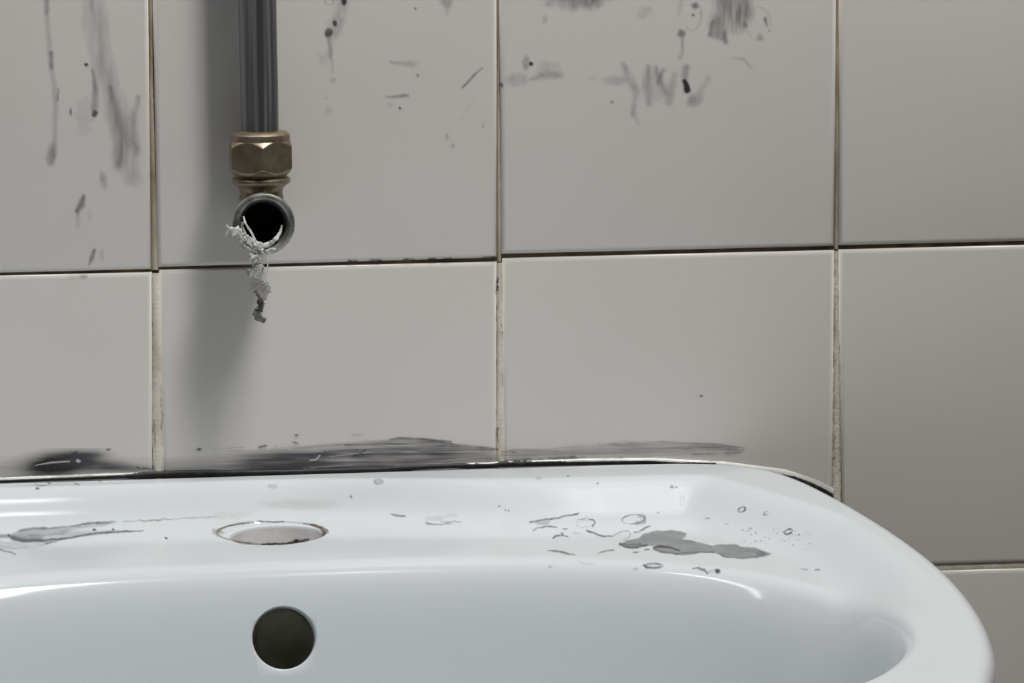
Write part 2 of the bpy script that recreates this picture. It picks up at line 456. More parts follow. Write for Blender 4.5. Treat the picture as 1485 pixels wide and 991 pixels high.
# --- faint grey streaks, upper left tile
m = Mask(40, -40, 226, 420, 1.5)
m.line([(66, -40), (68, 30), (74, 90), (81, 150), (80, 200), (76, 235)], 7, .22, GR, soft=.8, ny=30)
m.line([(67, -10), (68, 20)], 6, .3, GR, soft=.7); m.line([(74, 76), (75, 98)], 5, .5, SL, soft=.7); m.line([(84, 130), (84, 146)], 3, .45, SL)
m.blot(75, 224, 7, 15, .40, GR, 12, nx=4, ny=9)
m.line([(128, -40, .8), (138, 30, 1), (148, 90, 1), (162, 135, .9), (172, 170, 1), (182, 225, 1), (190, 258, .6)], 26, .30, SL, soft=1, br=.6, nx=7, ny=34)
m.line([(160, 128, .4), (168, 165, 1), (178, 200, 1.2), (172, 238, .8)], 15, .42, SL, soft=.9, br=.6, nx=4, ny=22)
m.line([(202, 140, .5), (193, 168, 1), (190, 195, 1.6), (198, 220, 1)], 10, .34, SL, soft=.9, br=.6, nx=4, ny=14)
m.line([(134, 100, .4), (139, 130, .9), (137, 160, 1)], 8, .48, SL, soft=.8, ny=18)
m.blot(122, 170, 14, 30, .12, GR, 0, soft=1); m.blot(137.5, 165, 4, 5, .9, BK, soft=.4, br=.2)
m.blot(125, 94, 2.4, 2.2, .9, BK, soft=.5, br=0); m.line([(102.5, 158), (103.5, 166)], 2.2, .7, BK)
m.blot(150, 262, 4.5, 13, .34, GR, -8); m.line([(122, 285, .5), (118, 297, 1), (112, 306, .6)], 10, .62, GR, soft=.6)
m.line([(113, 310), (113, 328)], 5, .25, GR, soft=.9); m.blot(130, 312, 4, 10, .1, GR)
m.line([(137, 362, .5), (133, 375, 1), (129, 384, .4)], 6, .6, GR, soft=.6); m.blot(148, 370, 3, 7, .2, GR)
m.blot(121, 400, 6, 3.5, .5, GR, soft=.7); m.blot(105, 401, 8, 6, .12, GR); m.blot(200, 262, 12, 16, .10, GR, soft=1)
m.A *= .8
bake('paint_streak', m, wall, label='faint grey drips and smears on the upper left tile')

# --- spots and scuffs on the tile beside the pipe
m = Mask(440, -20, 716, 230, 1.5)
m.line([(502, -20), (495, 10), (482, 48)], 15, .22, PU, soft=1, nx=5, ny=14)
m.line([(496, 30), (488, 50)], 7, .18, GR, soft=1)
m.blot(499.5, 2, 3.6, 4.4, .95, BK, soft=.4, br=.2); m.blot(485.5, 33, 3.0, 4.4, .9, BK, -15, soft=.4, br=.2)
m.blot(477, 47.5, 5.6, 6.6, .88, SL, 30, soft=.35, br=.3); m.line([(478, 58), (480, 82)], 5.5, .42, GR, soft=.8); m.blot(470, 84, 9, 10, .12, GR)
m.ring(477, 2, 6, 5, 3, .2, GR); m.line([(482, 85), (482, 104)], 3, .18, GR); m.blot(483, 116, 4.5, 3.5, .28, GR); m.blot(476, 160, 5, 5, .17, PU); m.blot(474, 143, 1.5, 1.5, .5, SL)
m.line([(566, 90, .5), (585, 92, 1), (599, 93, 1.8)], 5, .28, GR, soft=.9); m.line([(560, 141, .6), (576, 139.5, 1), (592, 138.5, 1.1)], 4, .46, GR, soft=.7)
m.blot(606, 110, 2.5, 2.5, .4, GR); m.blot(580, 156.5, 1.7, 1.5, .9, BK, br=0); m.line([(671, 127, .8), (686, 111, 1.2), (700, 97, .5)], 3, .6, GR, soft=.6)
m.blot(648, 1, 8, 9, .30, PU, 0, nx=4, ny=10); m.line([(650, 8), (647, 22)], 6, .14, GR, soft=1); m.blot(602.5, 12.5, 1.8, 1.6, .7, SL); m.blot(648, 198, 2.2, 4, .42, GR); m.blot(656, 212, 3, 3, .28, GR)
m.blot(700, 182, 1.8, 5, .28, GR); m.blot(565, 152, 6, 3, .12, GR); m.line([(690, 140), (668, 175)], 10, .07, GR, soft=1)
m.A *= .85
bake('paint_spot', m, wall, label='dark spots and short grey scuffs beside the pipe')

# --- finger smudges on the middle tile
m = Mask(722, -30, 1140, 200, 1.5)
m.blot(726, 123.5, 3.4, 3.4, .85, SL, soft=.5, br=.2); m.blot(748, 115, 15, 9, .26, GR, nx=4, ny=8); m.blot(763, 91, 5, 9, .40, GR, nx=4, ny=7); m.blot(770.5, 92, 2.8, 2.8, .95, BK, br=0, soft=.4)
m.line([(771, 115, .7), (785, 109, 1), (812, 109, 1)], 8, .30, GR, soft=.9, nx=8, ny=4); m.blot(795, 99, 17, 12, .14, GR, soft=.9)
m.blot(790, 28, 3.5, 6, .22, GR); m.blot(797, 5, 7, 5, .25, GR); m.blot(829, 0, 17, 14, .42, GR, soft=.7, br=.6, nx=4, ny=12, seed=8); m.blot(858, 2, 13, 11, .5, SL, soft=.7, br=.6, nx=4, ny=12, seed=9); m.blot(840, -10, 45, 14, .3, GR, soft=.8)
m.line([(990, -20, .8), (985, 20, .5)], 12, .14, GR, soft=1); m.blot(1008, 8, 5, 4, .62, SL, br=.3); m.blot(1005.5, 21.5, 2, 2, .8, SL); m.blot(988.5, 48, 5.2, 5.2, .60, SL, soft=.6, br=.3)
m.line([(989, 54, 1), (990, 72, .7), (986, 84, 1)], 5, .28, GR, soft=.9); m.ring(1003, 22, 14, 22, 4, .16, GR, a0=-60, a1=120)
m.line([(1044, -30), (1050, 10), (1035, 40, .6)], 22, .34, GR, soft=1, br=.75, nx=3.2, ny=24, seed=11)
m.line([(1062, -30), (1066, 24)], 36, .50, SL, soft=.7, br=.75, nx=3, ny=22, seed=12); m.line([(1078, -30), (1082, 18)], 18, .35, SL, soft=.8, br=.7, nx=3, ny=20, seed=13)
m.poly([(1036, 22), (1046, 24), (1054, 45), (1056, 62), (1044, 58), (1026, 52), (1030, 48)], .36, SL, soft=6, br=.5, nx=3, ny=12); m.line([(1034, 30), (1029, 50)], 4, .38, SL, soft=.8); m.line([(1050, 48), (1052, 62)], 5, .35, SL, soft=.9)
m.ring(1100, 34, 17, 24, 4, .13, PU, a0=-100, a1=10, seed=5); m.ring(1100, 34, 17, 24, 4, .12, PU, a0=60, a1=150, seed=9); m.line([(1110, 26), (1112, 36)], 4, .5, PU); m.blot(1081, 36, 3.4, 5, .38, PU, -20); m.blot(1102, 53, 4, 5, .3, PU); m.blot(1116, 44, 1.5, 1.5, .5, SL)
m.line([(904, 92, .5), (912, 112, 1), (922, 132, .8), (918, 165, .5)], 11, .32, GR, soft=.9, br=.6, nx=4, ny=14); m.blot(893, 117, 15, 7, .20, GR, nx=8, ny=5)
m.line([(941, 98, .7), (939, 118, 1), (941, 150, .6)], 12, .32, GR, soft=.9, br=.5, nx=4, ny=14); m.line([(951, 98, .6), (955, 113, 1), (966, 135, .8)], 9, .36, GR, soft=.9, br=.5, nx=4, ny=10); m.line([(962, 102), (954, 120)], 5, .3, SL, soft=.8)
m.line([(979, 108), (974, 130), (970, 148)], 8, .22, GR, soft=.9); m.blot(958, 132, 22, 16, .13, GR, soft=.9)
m.line([(995, 98, 1.3), (993, 115, 1), (996, 131, 1)], 7, .38, SL, soft=.8); m.line([(993, 118, .8), (996, 126, 1.1), (997, 131, 1.2)], 7, .96, BK, soft=.3, br=.1)
m.blot(1008, 145, 11, 8, .40, GR, -25, soft=.7); m.line([(1028, 112), (1016, 132)], 8, .17, GR, soft=.9); m.blot(888, 148.5, 2.2, 2.2, .7, OL); m.line([(1062, 84), (1078, 86), (1090, 98)], 3, .2, GR, soft=.9); m.line([(918, 165), (926, 180)], 5, .17, GR, soft=.9)
m.blot(862, 114, 12, 4, .10, GR); m.blot(935, 18, 12, 9, .14, GR, -35)
m.A *= .85
bake('paint_smudge', m, wall, label='grey finger smudges high on the middle tile')

# --- small specks
m = Mask(1008, 566, 1026, 582, 1.5); m.blot(1017, 574.5, 2, 1.4, .7, SL, br=0); bake('paint_speck', m, wall)

# --- dirt in the joints
m = Mask(214, 492, 242, 676, 1.2)
m.line([(226, 500), (228, 514)], 2.6, .7, BR); m.blot(229, 508, 2, 3, .5, BK); m.line([(232, 560), (235, 600), (232, 655), (234, 678)], 4, .35, BR, soft=.8); m.line([(223, 610), (226, 650), (234, 676)], 2.5, .45, BR); m.line([(225, 545), (231, 560)], 2, .3, BR)
bake('joint_grime', m, wall, label='brown grime in the left upright joint')
m = Mask(714, 395, 738, 662, 1.2)
for y in (405, 409, 414, 417, 421): m.blot(723+random.uniform(-2.5, 2.5), y, 1.8, 1.5, .9, BK, br=0)
m.line([(724, 408), (725, 442)], 2.5, .6, BR); m.blot(726, 436, 1.8, 5, .8, BK); m.line([(727, 466), (727, 482)], 2.2, .8, BK); m.line([(728, 482), (726, 520), (729, 560)], 3, .25, BR); m.line([(722, 622), (723, 640)], 3, .7, BK); m.line([(721.5, 440), (721.5, 600)], 1.6, .35, BR)
bake('joint_grime', m, wall, label='black flecks in the middle upright joint')
m = Mask(1204, 380, 1224, 716, 1.2)
m.line([(1211, 440), (1212, 520), (1210, 600), (1212, 690)], 2, .4, BR); m.line([(1217, 500), (1218, 620), (1216, 712)], 1.8, .35, BR); m.blot(1212, 470, 2, 5, .3, SL); m.blot(1211, 640, 2, 8, .35, SL)
bake('joint_grime', m, wall, label='brown grime in the right upright joint')
m = Mask(236, 372, 722, 390, 1.2)
for x, l in ((505, 12), (538, 14), (585, 16), (622, 10), (643, 12), (700, 20)):
    m.line([(x, 388-(x-232)*.0287-.6), (x+l, 388-(x+l-232)*.0287-.6)], 2.8, .85, BK)
bake('joint_grime', m, wall, label='black gaps in the horizontal joint')

# --- scraped grey smear along the foot of the tiles
def streaks(m, sx=70, sy=1.7, seed=21, tilt=-.02):
    yy = m.Y-tilt*(m.X-400)*1.0
    return .6*fbm(m.X/sx, yy/sy, seed, 2)+.4*fbm(m.X/(sx*.35), yy/(sy*2.5), seed+5, 2)
m = Mask(-6, 650, 236, 697, 1.2)
E_ = lambda x: np.interp(x, [0, 100, 230, 350, 520, 560, 600, 720, 850, 950, 1050, 1140, 1180, 1213], [697, 692, 688, 686, 683, 681, 677, 673, 669, 668, 673, 683, 697, 713])
s_ = streaks(m, 50, 2)
def g(cx, cy, rx, ry, rot=0):
    c, n = math.cos(math.radians(rot)), math.sin(math.radians(rot))
    return np.exp(-((((m.X-cx)*c+(m.Y-cy)*n)/rx)**2+((-(m.X-cx)*n+(m.Y-cy)*c)/ry)**2))
m.put(.22*sst(652, 690, m.Y)*(.4+s_), GR)
m.put(np.clip(1.5*g(84, 674, 40, 14, -6)*(.6+.8*s_), 0, .97), BK)
m.put(np.clip(1.0*g(116, 664, 28, 8, -6)*(.5+.8*s_), 0, .9), SL)
m.put(np.clip(.85*g(150, 676, 48, 7, 4)*(.4+.9*s_), 0, .8), SL)
m.line([(52, 675, .5), (75, 671, 1), (101, 669.5, .8)], 2, .9, WH, warp=False, br=.3); m.blot(114, 669, 3, 2, .85, WH, br=.1)
m.line([(198, 678.5), (222, 681)], 1.8, .8, SL); m.blot(157, 652, 3, 1.4, .8, SL); m.line([(104, 659), (112, 656)], 4, .6, SL)
m.line([(5, 693), (180, 685.5), (236, 683)], 2, .55, WH, br=.6, nx=20, warp=False)
bake('paint_smear', m, wall, label='black smear above the basin at the left')
m = Mask(238, 626, 1100, 692, 1.2)
s_ = streaks(m, 130, 1.25); s2 = streaks(m, 160, 2.6, 55)
top = np.interp(m.X, [230, 300, 400, 480, 570, 640, 700, 726], [660, 656, 650, 643, 637, 639, 648, 656])
bot = E_(m.X)
v = np.clip((m.Y-top)/(bot-top), 0, 1)
reg = sst(-1.5, 3, m.Y-top)
xf = sst(285, 385, m.X)*(1-sst(712, 730, m.X))
dark = .34+.62*np.exp(-((m.X-420)/75)**2)*sst(.1, .5, v)+.42*np.exp(-((m.X-640)/42)**2-((m.Y-658)/6)**2)+.16*np.exp(-((m.X-560)/90)**2)
reg = .45*reg+.55*sst(0, 13, m.Y-top)
m.put(np.clip(reg*xf*dark*np.clip((s_-.24)*3.0, .08, 1.5), 0, .93), SL)
m.put(np.clip(reg*sst(.35, .8, s2)*xf*.22, 0, .6), PU)
m.put(.85*np.exp(-(np.clip(bot-m.Y, 0, 99)/5.5)**1.5)*sst(315, 380, m.X)*(1-sst(540, 640, m.X)), BK)
m.put(.5*np.exp(-((m.X-405)/48)**2-((m.Y-668)/11)**2)*(.5+.6*s_), SL)
m.put(.26*sst(655, 684, m.Y)*(1-sst(285, 420, m.X))*(.5+s_), GR)
m.line([(425, 651), (460, 648.5), (500, 645), (540, 644), (565, 641)], 1.5, .6, SL, warp=False, br=.7, nx=20)
m.line([(565, 638, .4), (580, 636, 1), (612, 637.5, 1), (655, 641, .4)], 3.2, .85, SL, warp=False, br=.4, nx=14)
m.line([(590, 642, .4), (632, 641, 1), (665, 646, .6), (715, 650, .5)], 2.6, .65, SL, warp=False, br=.5, nx=14)
m.line([(500, 646), (580, 644.5), (640, 647), (722, 652)], 1.7, .8, SL, warp=False, br=.6, nx=20)
m.line([(470, 655), (560, 651), (640, 651), (722, 653)], 1.6, .75, SL, warp=False, br=.5, nx=30)
for x0, y0, x1, y1, al in ((330, 651.5, 356, 650, .9), (300, 653, 360, 650.5, .5), (396, 648, 440, 643, .6), (470, 663, 540, 656, .5), (505, 657, 620, 654, .5), (545, 647, 640, 645, .55), (640, 668, 715, 662, .45), (560, 676, 690, 671, .5), (440, 680, 520, 673, .35), (580, 656, 715, 654, .4)):
    m.line([(x0, y0, .4), ((x0+x1)/2, (y0+y1)/2, 1), (x1, y1, .4)], 1.6, al, WH, warp=False, br=.4, nx=16)
m.line([(450, 668), (458, 667), (464, 661)], 2, .8, WH, warp=False, br=.1); m.line([(512, 662), (520, 660), (530, 653)], 1.8, .8, BK, warp=False, br=.3)
m.blot(430, 632, 3.4, 1.6, .8, SL, soft=.5); m.blot(428, 643, 4, 1.4, .9, SL, soft=.5); m.blot(288, 652, 4, 1.3, .9, BK, soft=.4); m.line([(376, 649), (386, 647)], 2.4, .8, BK); m.blot(517, 631, 8, 2, .25, GR)
# right of the middle joint
xr = sst(732, 745, m.X)*(1-sst(1040, 1085, m.X))
tr = np.interp(m.X, [730, 800, 900, 1000, 1080], [650, 650, 640, 641, 646])
br_ = np.interp(m.X, [730, 850, 1000, 1080], [672, 667, 661, 658])
m.put(np.clip(xr*sst(-3, 4, m.Y-tr)*(1-sst(-5, 3, m.Y-br_))*.34*np.clip((s_-.3)*2.8, .05, 1.3), 0, .6), SL)
m.line([(868, 645, .4), (960, 641, .8), (1040, 645, 1), (1080, 650, .8)], 1.5, .6, SL, warp=False, br=.6, nx=30); m.line([(1005, 659), (1055, 658), (1075, 656)], 2, .5, SL, warp=False, br=.7, nx=12); m.line([(990, 652), (1078, 653)], 2, .45, SL, warp=False, br=.7)
m.line([(1000, 648, .5), (1070, 650, .6)], 1.5, .5, SL, warp=False); m.line([(800, 652), (900, 648), (1000, 646)], 1.3, .6, WH, warp=False, br=.5, nx=30)
m.line([(735, 668), (790, 666.5), (848, 664)], 2.2, .75, BK, br=.8, nx=7, ny=3); m.line([(795, 664), (835, 662.5)], 2, .6, SL, br=.6, nx=6); m.line([(728, 655), (748, 656)], 1.6, .6, SL); m.line([(728, 660), (744, 661)], 1.4, .5, SL)
m.blot(900, 664, 3, 1, .6, SL)
m.A *= np.where(m.Y > E_(m.X)+1, 0, 1)
bake('paint_smear', m, wall, label='long streaky slate-grey smear above the basin', off=.00035)

# ------------------------------------------------------------------ sealant and the black gap line along the back of the basin
def ribbon(name, pts_, parent, m_, seed=1):
    """pts_: (px, y_top, y_bottom, stand-off)"""
    A = np.array(pts_, float); vs_, fs = [], []; rn = random.Random(seed)
    for k, x in enumerate(np.arange(A[0, 0], A[-1, 0], 3.0)):
        a, b, dpt = [np.interp(x, A[:, 0], A[:, i]) for i in (1, 2, 3)]
        j1, j2 = rn.uniform(-.25, .25), 0
        for t_, f_ in ((0, .05), (.25, .75), (.5, 1), (.75, .75), (1, .05)):
            vs_.append(tuple(P(x, a+j1*(1-t_)+(b-a)*t_+j2*t_, dpt*f_)))
        if k:
            for i in range(4): q = (k-1)*5+i; fs.append((q, q+1, q+6, q+5))
    return mesh(name, vs_, fs, m_, parent)
M_BLACK = mat('black_gap', srgb(20, 20, 23), .6, noise=(300, srgb(46, 46, 52), .5, .7))
s1 = ribbon('sealant_bead', [(-60, 695, 703, .0009), (230, 684, 694, .0009), (520, 679, 689, .0008), (700, 670.5, 679, .0009), (840, 664.8, 674, .0012), (950, 664, 673, .0012), (1050, 669.5, 682, .0012), (1140, 681.0, 697, .0010), (1185, 696, 714, .0008), (1212, 710, 728, .0006)], basin, M_SEAL)
tag(s1, 'thin white sealant bead between tiles and basin')
k1 = ribbon('black_edge', [(-60, 697.5, 704, .0013), (0, 695.6, 701, .0013), (110, 690.8, 697, .0013), (180, 687.3, 695, .0013), (215, 684, 695, .0013), (260, 682, 694, .0013), (300, 681.5, 694, .0013), (340, 682, 692, .0012), (420, 681, 690, .0012), (520, 677.6, 689, .0012), (560, 676.5, 688, .0012), (600, 673.8, 684, .0012), (650, 672.2, 681, .0012), (716, 671.0, 679, .0012), (725, 669.3, 678, .0012), (800, 667, 676, .0013), (900, 665.8, 674, .0013), (935, 664.9, 674, .0013), (952, 666.6, 674, .0013), (1040, 670, 678, .0013)], basin, M_BLACK, 2)
tag(k1, 'black gap line along the back of the basin')
k2 = ribbon('black_edge', [(1136, 684, 702, .0014), (1152, 687, 708, .0014), (1175, 695.5, 716, .0013), (1190, 702, 722, .0011), (1210, 713.5, 732, .0009)], basin, M_BLACK, 3)
tag(k2, 'black gap line at the right corner of the basin')

# ------------------------------------------------------------------ marks on the basin
def z6(pts_): return [(740+a/3.228, 720+b/3.228)+tuple(r) for a, b, *r in pts_]
m = Mask(-8, 748, 322, 806, 1.2)
m.poly([(-8, 776), (14, 776), (30, 768), (70, 765), (110, 762), (150, 758), (170, 757), (150, 764), (110, 768), (90, 776), (40, 780), (-8, 782)], .30, GR, br=.6, nx=16, ny=3, soft=3)
m.poly([(14, 778), (60, 770), (130, 770), (205, 770), (110, 779), (50, 787), (22, 784)], .22, GR, br=.5, nx=20, ny=3, soft=4)
m.line([(28, 771, .6), (40, 768, 1), (62, 766, 1.1), (72, 767, .6), (110, 763, .5), (128, 759.5, 1), (150, 758.5, 1), (166, 756, .5)], 3.2, .55, SL, br=.5, nx=8)
m.line([(13, 776, .7), (18, 781, 1.2), (34, 785, 1.4), (60, 784.5, 1), (100, 781, .6), (118, 777, .7), (160, 772, .7), (208, 770, .3)], 3.6, .72, SL, br=.3, nx=10)
m.line([(20, 781), (34, 782), (60, 781)], 6, .35, SL, soft=1); m.line([(-8, 778), (14, 778)], 4, .4, SL); m.line([(66, 788.5), (82, 786)], 2, .6, SL)
m.poly([(-8, 784), (40, 788), (84, 787), (64, 793), (30, 797), (-8, 799)], .20, PU, br=.6, nx=12, ny=2.5, soft=3); m.line([(-8, 796), (6, 799), (22, 804)], 2.6, .45, PU)
m.blot(136.5, 769, 2, 1.3, .95, BK, br=0); m.blot(164, 768, 1.7, 1.2, .95, BK, br=0); m.blot(241, 781, 2, 1.3, .9, BK, br=0)
m.line([(200, 755), (212, 756.5), (232, 755)], 1.6, .45, OL); m.line([(178, 757), (240, 754), (290, 751), (314, 750)], 1.3, .4, SL, br=.6, nx=20)
bake('paint_scrape', m, basin, True, label='long grey scraped patch on the deck at the left')

m = Mask(40, 694, 600, 726, 1.2)
m.ring(61, 702, 10, 3, 1.2, .5, SL); m.blot(54.5, 708.5, 2.6, 1.6, .8, SL); m.line([(68, 700), (73, 702)], 1.6, .6, SL); m.line([(108, 701.5), (115, 704)], 1.4, .6, SL); m.line([(143, 697), (147, 700)], 1.4, .6, SL)
m.ring(178, 697, 5, 1.5, 1, .3, GR); m.ring(549, 699, 6, 3.5, 2.4, .45, LG); m.blot(549, 699, 5, 3, .25, GR); m.blot(509, 721, 1.6, 2.6, .6, GR); m.blot(395, 706, 7, 3.5, .2, GR); 
bake('paint_speck', m, basin, True, label='tiny rings and specks on the back ledge')

m = Mask(556, 720, 760, 768, 1.2)
m.line([(568, 747), (578, 748, 1.4), (587, 749.5, .6)], 2.6, .6, SL, br=.4); m.ring(634, 757, 16, 4, 1.6, .5, LG, a0=20, a1=200); m.line([(616, 760), (640, 762), (654, 759)], 1.8, .5, GR, br=.6); m.line([(640, 757), (668, 758)], 1.6, .35, GR)
m.blot(630, 752, 14, 4, .13, GR); m.blot(655, 748, 12, 3, .10, GR); m.blot(724, 735, 1.4, 1.2, .7, BK); m.blot(738, 741, 1.4, 1.2, .7, BK); m.blot(733, 740, 1, 1, .5, BK)
bake('paint_speck', m, basin, True, label='small grey marks right of the tap hole')

m = Mask(762, 690, 1200, 840, 1.1)
m.line(z6([(92, 122), (130, 112), (170, 108), (230, 103), (262, 93), (320, 82)]), 2, .7, SL, br=.5, nx=5)
m.poly(z6([(96, 122), (140, 112), (190, 112), (180, 135), (215, 143), (150, 136)]), .28, LG, br=.4, soft=3)
m.line(z6([(106, 160), (125, 150), (160, 144), (215, 143)]), 1.7, .6, SL, br=.5, nx=5); m.line(z6([(318, 114), (340, 106), (360, 100)]), 1.5, .45, SL)
m.line(z6([(370, 108), (388, 110), (396, 124), (384, 144)]), 1.9, .6, SL, br=.4, nx=5); m.line(z6([(360, 160, 1.4), (400, 176), (436, 188), (470, 186, .5)]), 2, .8, SL, br=.3)
m.line(z6([(470, 187), (500, 176), (520, 165), (550, 164), (566, 178), (550, 196), (530, 210)]), 1.5, .38, GR, br=.5); m.line(z6([(198, 197), (220, 184), (245, 182), (268, 187)]), 2, .7, SL, br=.4); m.blot(815, 774, 1.8, 1.3, .8, BK)
m.line(z6([(245, 153), (265, 152)]), 1.6, .6, SL); m.ring(850, 760, 14, 5, 1.2, .28, GR, rot=-10); m.line(z6([(295, 172), (330, 178)]), 1.4, .35, GR)
m.line(z6([(178, 256, .7), (215, 258), (255, 265, 1.2), (302, 276, .5)]), 2, .62, SL, br=.4); m.line(z6([(405, 269, .4), (440, 260, .9), (484, 253, 1)]), 2, .55, SL, br=.4); m.line(z6([(320, 305), (350, 316), (390, 318)]), 1.2, .25, GR)
m.ring(918.5, 753.5, 17, 6.6, 1.6, .55, GR, rot=-6, seed=7); m.line([(927, 749), (934, 750), (934, 757), (924, 759)], 5, .42, GR, br=.4, soft=.7)
m.line(z6([(578, 171, .6), (600, 168, .5), (634, 147, 1.4), (660, 140, .4)]), 2.2, .75, SL, br=.5, nx=5)
m.line(z6([(578, 263), (600, 260)]), 1.6, .6, SL); m.line(z6([(628, 253), (648, 251)]), 1.8, .7, SL)
m.ring(948, 821, 13, 3, 3, .65, SL, seed=3); m.line([(933, 820), (938, 823)], 3, .6, SL); m.line(z6([(852, 340, .5), (880, 337), (905, 346, 1.2), (924, 360, 1)]), 2.8, .5, SL, br=.3); m.blot(1041, 829, 3.8, 2.6, .9, SL, 20, soft=.5, br=.2); m.blot(1032, 829, 5, 2, .3, GR)
m.ring(1076, 739.5, 5.5, 3.3, 1.8, .85, SL, rot=-28, seed=4); m.ring(1111.5, 745, 4, 2.4, 1.5, .5, SL, rot=-20, a0=40, a1=300); m.ring(1143.5, 771.5, 6, 3.2, 1.9, .85, SL, rot=-22, seed=6)
m.blot(1026, 752, 4, 1.4, .6, SL, nx=2, ny=2, br=.9); m.blot(1054, 761, 3, 1, .4, SL, br=.9, nx=2); m.blot(1088, 767, 2.2, 1.5, .6, OL); m.blot(954.5, 744, 1.6, 1.2, .6, SL); m.blot(974.5, 706.5, 2.8, 2, .6, SL); m.blot(981, 707, 2, 1, .5, OL)
m.ring(989, 726, 2.5, 7, 1, .3, PU); m.blot(781, 686+8, 5, 2, .3, OL); m.blot(824, 690.6, 2, 1.2, .6, SL); m.blot(867, 702, 2, 1, .45, SL); m.line(z6([(1366, 341), (1392, 343)]), 1.3, .6, GR); m.line(z6([(1425, 345), (1446, 346)]), 1.4, .6, SL)
rn = random.Random(5)
for k in range(34): m.blot(1075+rn.uniform(0, 100), 762+rn.uniform(0, 1)*14+(k*1.2 % 22), rn.uniform(.7, 1.2), .8, rn.uniform(.2, .6), SL, br=0)
m.blot(772+26, 822, 3, 1.2, .4, GR); m.blot(922, 826, 4, 2, .2, GR)
bake('paint_scratches', m, basin, True, label='grey rings, specks and scratches on the right of the deck')

m = Mask(892, 762, 1128, 816, 1.1)
m.poly(z6([(515, 226), (540, 210), (605, 196), (622, 177), (680, 163), (760, 160), (826, 172), (824, 184), (806, 203), (850, 210), (900, 226), (935, 234), (985, 226), (1062, 226), (1075, 236), (1150, 243), (1196, 262), (1225, 268), (1190, 280), (1150, 289), (1080, 293), (1000, 286), (968, 266), (890, 262), (860, 273), (790, 277), (720, 268), (680, 256), (666, 245), (690, 235), (640, 232), (570, 242), (530, 238)]), .50, GR, br=.22, nx=22, ny=4, soft=1.3)
m.line(z6([(515, 226, 1.6), (536, 236), (572, 241), (640, 231)]), 2.6, .75, SL, br=.3); m.line(z6([(530, 224), (560, 228), (612, 224)]), 2.2, .6, SL); m.line(z6([(672, 240, .8), (700, 236), (740, 240), (795, 256, .6)]), 2.6, .85, BK, br=.3); m.line(z6([(668, 246), (700, 260), (780, 270), (850, 262), (952, 263)]), 1.8, .5, SL, br=.4)
m.line(z6([(810, 207), (870, 215), (940, 236)]), 1.7, .4, SL); m.line(z6([(968, 268), (1010, 286), (1100, 293), (1160, 288)]), 1.6, .4, SL, br=.5); m.blot(1105, 803.5, 9, 4, .4, SL, 5)
bake('paint_patch', m, basin, True, label='peeling grey paint patch on the right of the deck')

# rust and limescale round the tap hole
m = Mask(296, 724, 500, 796, 1.0)
m.blot(430, 732, 60, 6, .16, OL, soft=.9, nx=30, ny=6); m.blot(330, 748, 40, 8, .08, OL, soft=1)
m.ring(393.5, 773, 80, 16.6, 1.8, .55, OL, a0=95, a1=262, seed=3); m.ring(393.5, 773, 78, 15.8, 2, .55, RU, a0=112, a1=240, seed=8); m.ring(393.5, 773, 78.5, 15.5, 1.6, .75, SL, a0=186, a1=246)
m.line([(311, 771.5, 1.2), (318, 770), (324, 773, .5)], 5, .55, OL, soft=.9); m.line([(372, 757.5), (392, 757), (412, 757.5)], 1.3, .75, SL)
m.line([(441, 760, .6), (455, 762), (467, 766, 1.6), (472, 771, 2), (468, 776, .8)], 3, .8, BR, br=.4, nx=4, ny=4); m.line([(448, 761), (466, 767), (471, 773)], 1.8, .8, RU, br=.5, nx=3)
bake('rust_stain', m, basin, True, label='brown rust line round the tap hole')
m = Mask(376, 776, 452, 796, .8)
m.line([(380, 789.5, .7), (395, 789.2, 1), (410, 788.6), (425, 787), (438, 785, 1), (448, 782.5, .5)], 3.4, .97, srgb(40, 14, 10)[:3], br=.5, nx=2.2, ny=2, seed=6); m.blot(430, 784.5, 4.5, 2.4, .95, BK, br=.2); m.line([(385, 790), (442, 786)], 1.4, .8, RU, br=.5, nx=3)
bake('rust_stain', m, basin, True, label='dark red rust on the front lip of the tap hole')
m = Mask(362, 880, 462, 974, 1.0)
m.ring(412, 925, 41.5, 39.5, 1.8, .42, srgb(140, 110, 104)[:3], a0=150, a1=300, seed=3); m.line([(371, 924), (371, 935)], 2.2, .6, RU, br=.6, nx=2, ny=2)
bake('rust_stain', m, basin, True, label='faint pink-brown stain round the overflow hole')

# ------------------------------------------------------------------ pipe with brass fitting
PX, PD = 378.5, .0175                   # pipe axis: pixel column and distance from the wall
S_ = 3352.0
base = P(380, 325, PD)
pipe_root = bpy.data.objects.new('water_pipe', None); COL.objects.link(pipe_root); pipe_root.location = tuple(base)
tag(pipe_root, 'dull metal water pipe with brass elbow hanging down the tiles, open end facing out', 'pipe')
def zz(py): return P(379, py, PD)[2]-base[2]
def lathe(name, prof, m_, seg=64, fn=None, parent=pipe_root, xo=0.0, close=(True, True)):
    vs_, fs = [], []
    for k, (z, r) in enumerate(prof):
        for i in range(seg):
            a = 2*math.pi*i/seg; rr = fn(a, z, r) if fn else r
            vs_.append((xo+rr*math.sin(a), -rr*math.cos(a), z))
    n = len(prof)
    for k in range(n-1):
        for i in range(seg):
            fs.append((k*seg+i, (k+1)*seg+i, (k+1)*seg+(i+1) % seg, k*seg+(i+1) % seg))
    if close[0]: fs.append(tuple(range(seg)))
    if close[1]: fs.append(tuple((n-1)*seg+i for i in range(seg))[::-1])
    o = mesh(name, vs_, fs, m_, parent); o.data.set_sharp_from_angle(angle=math.radians(35)); return o
def xo_(py): return P(PX+(-.6 if py < 10 else 0), py, PD)[0]-base[0]
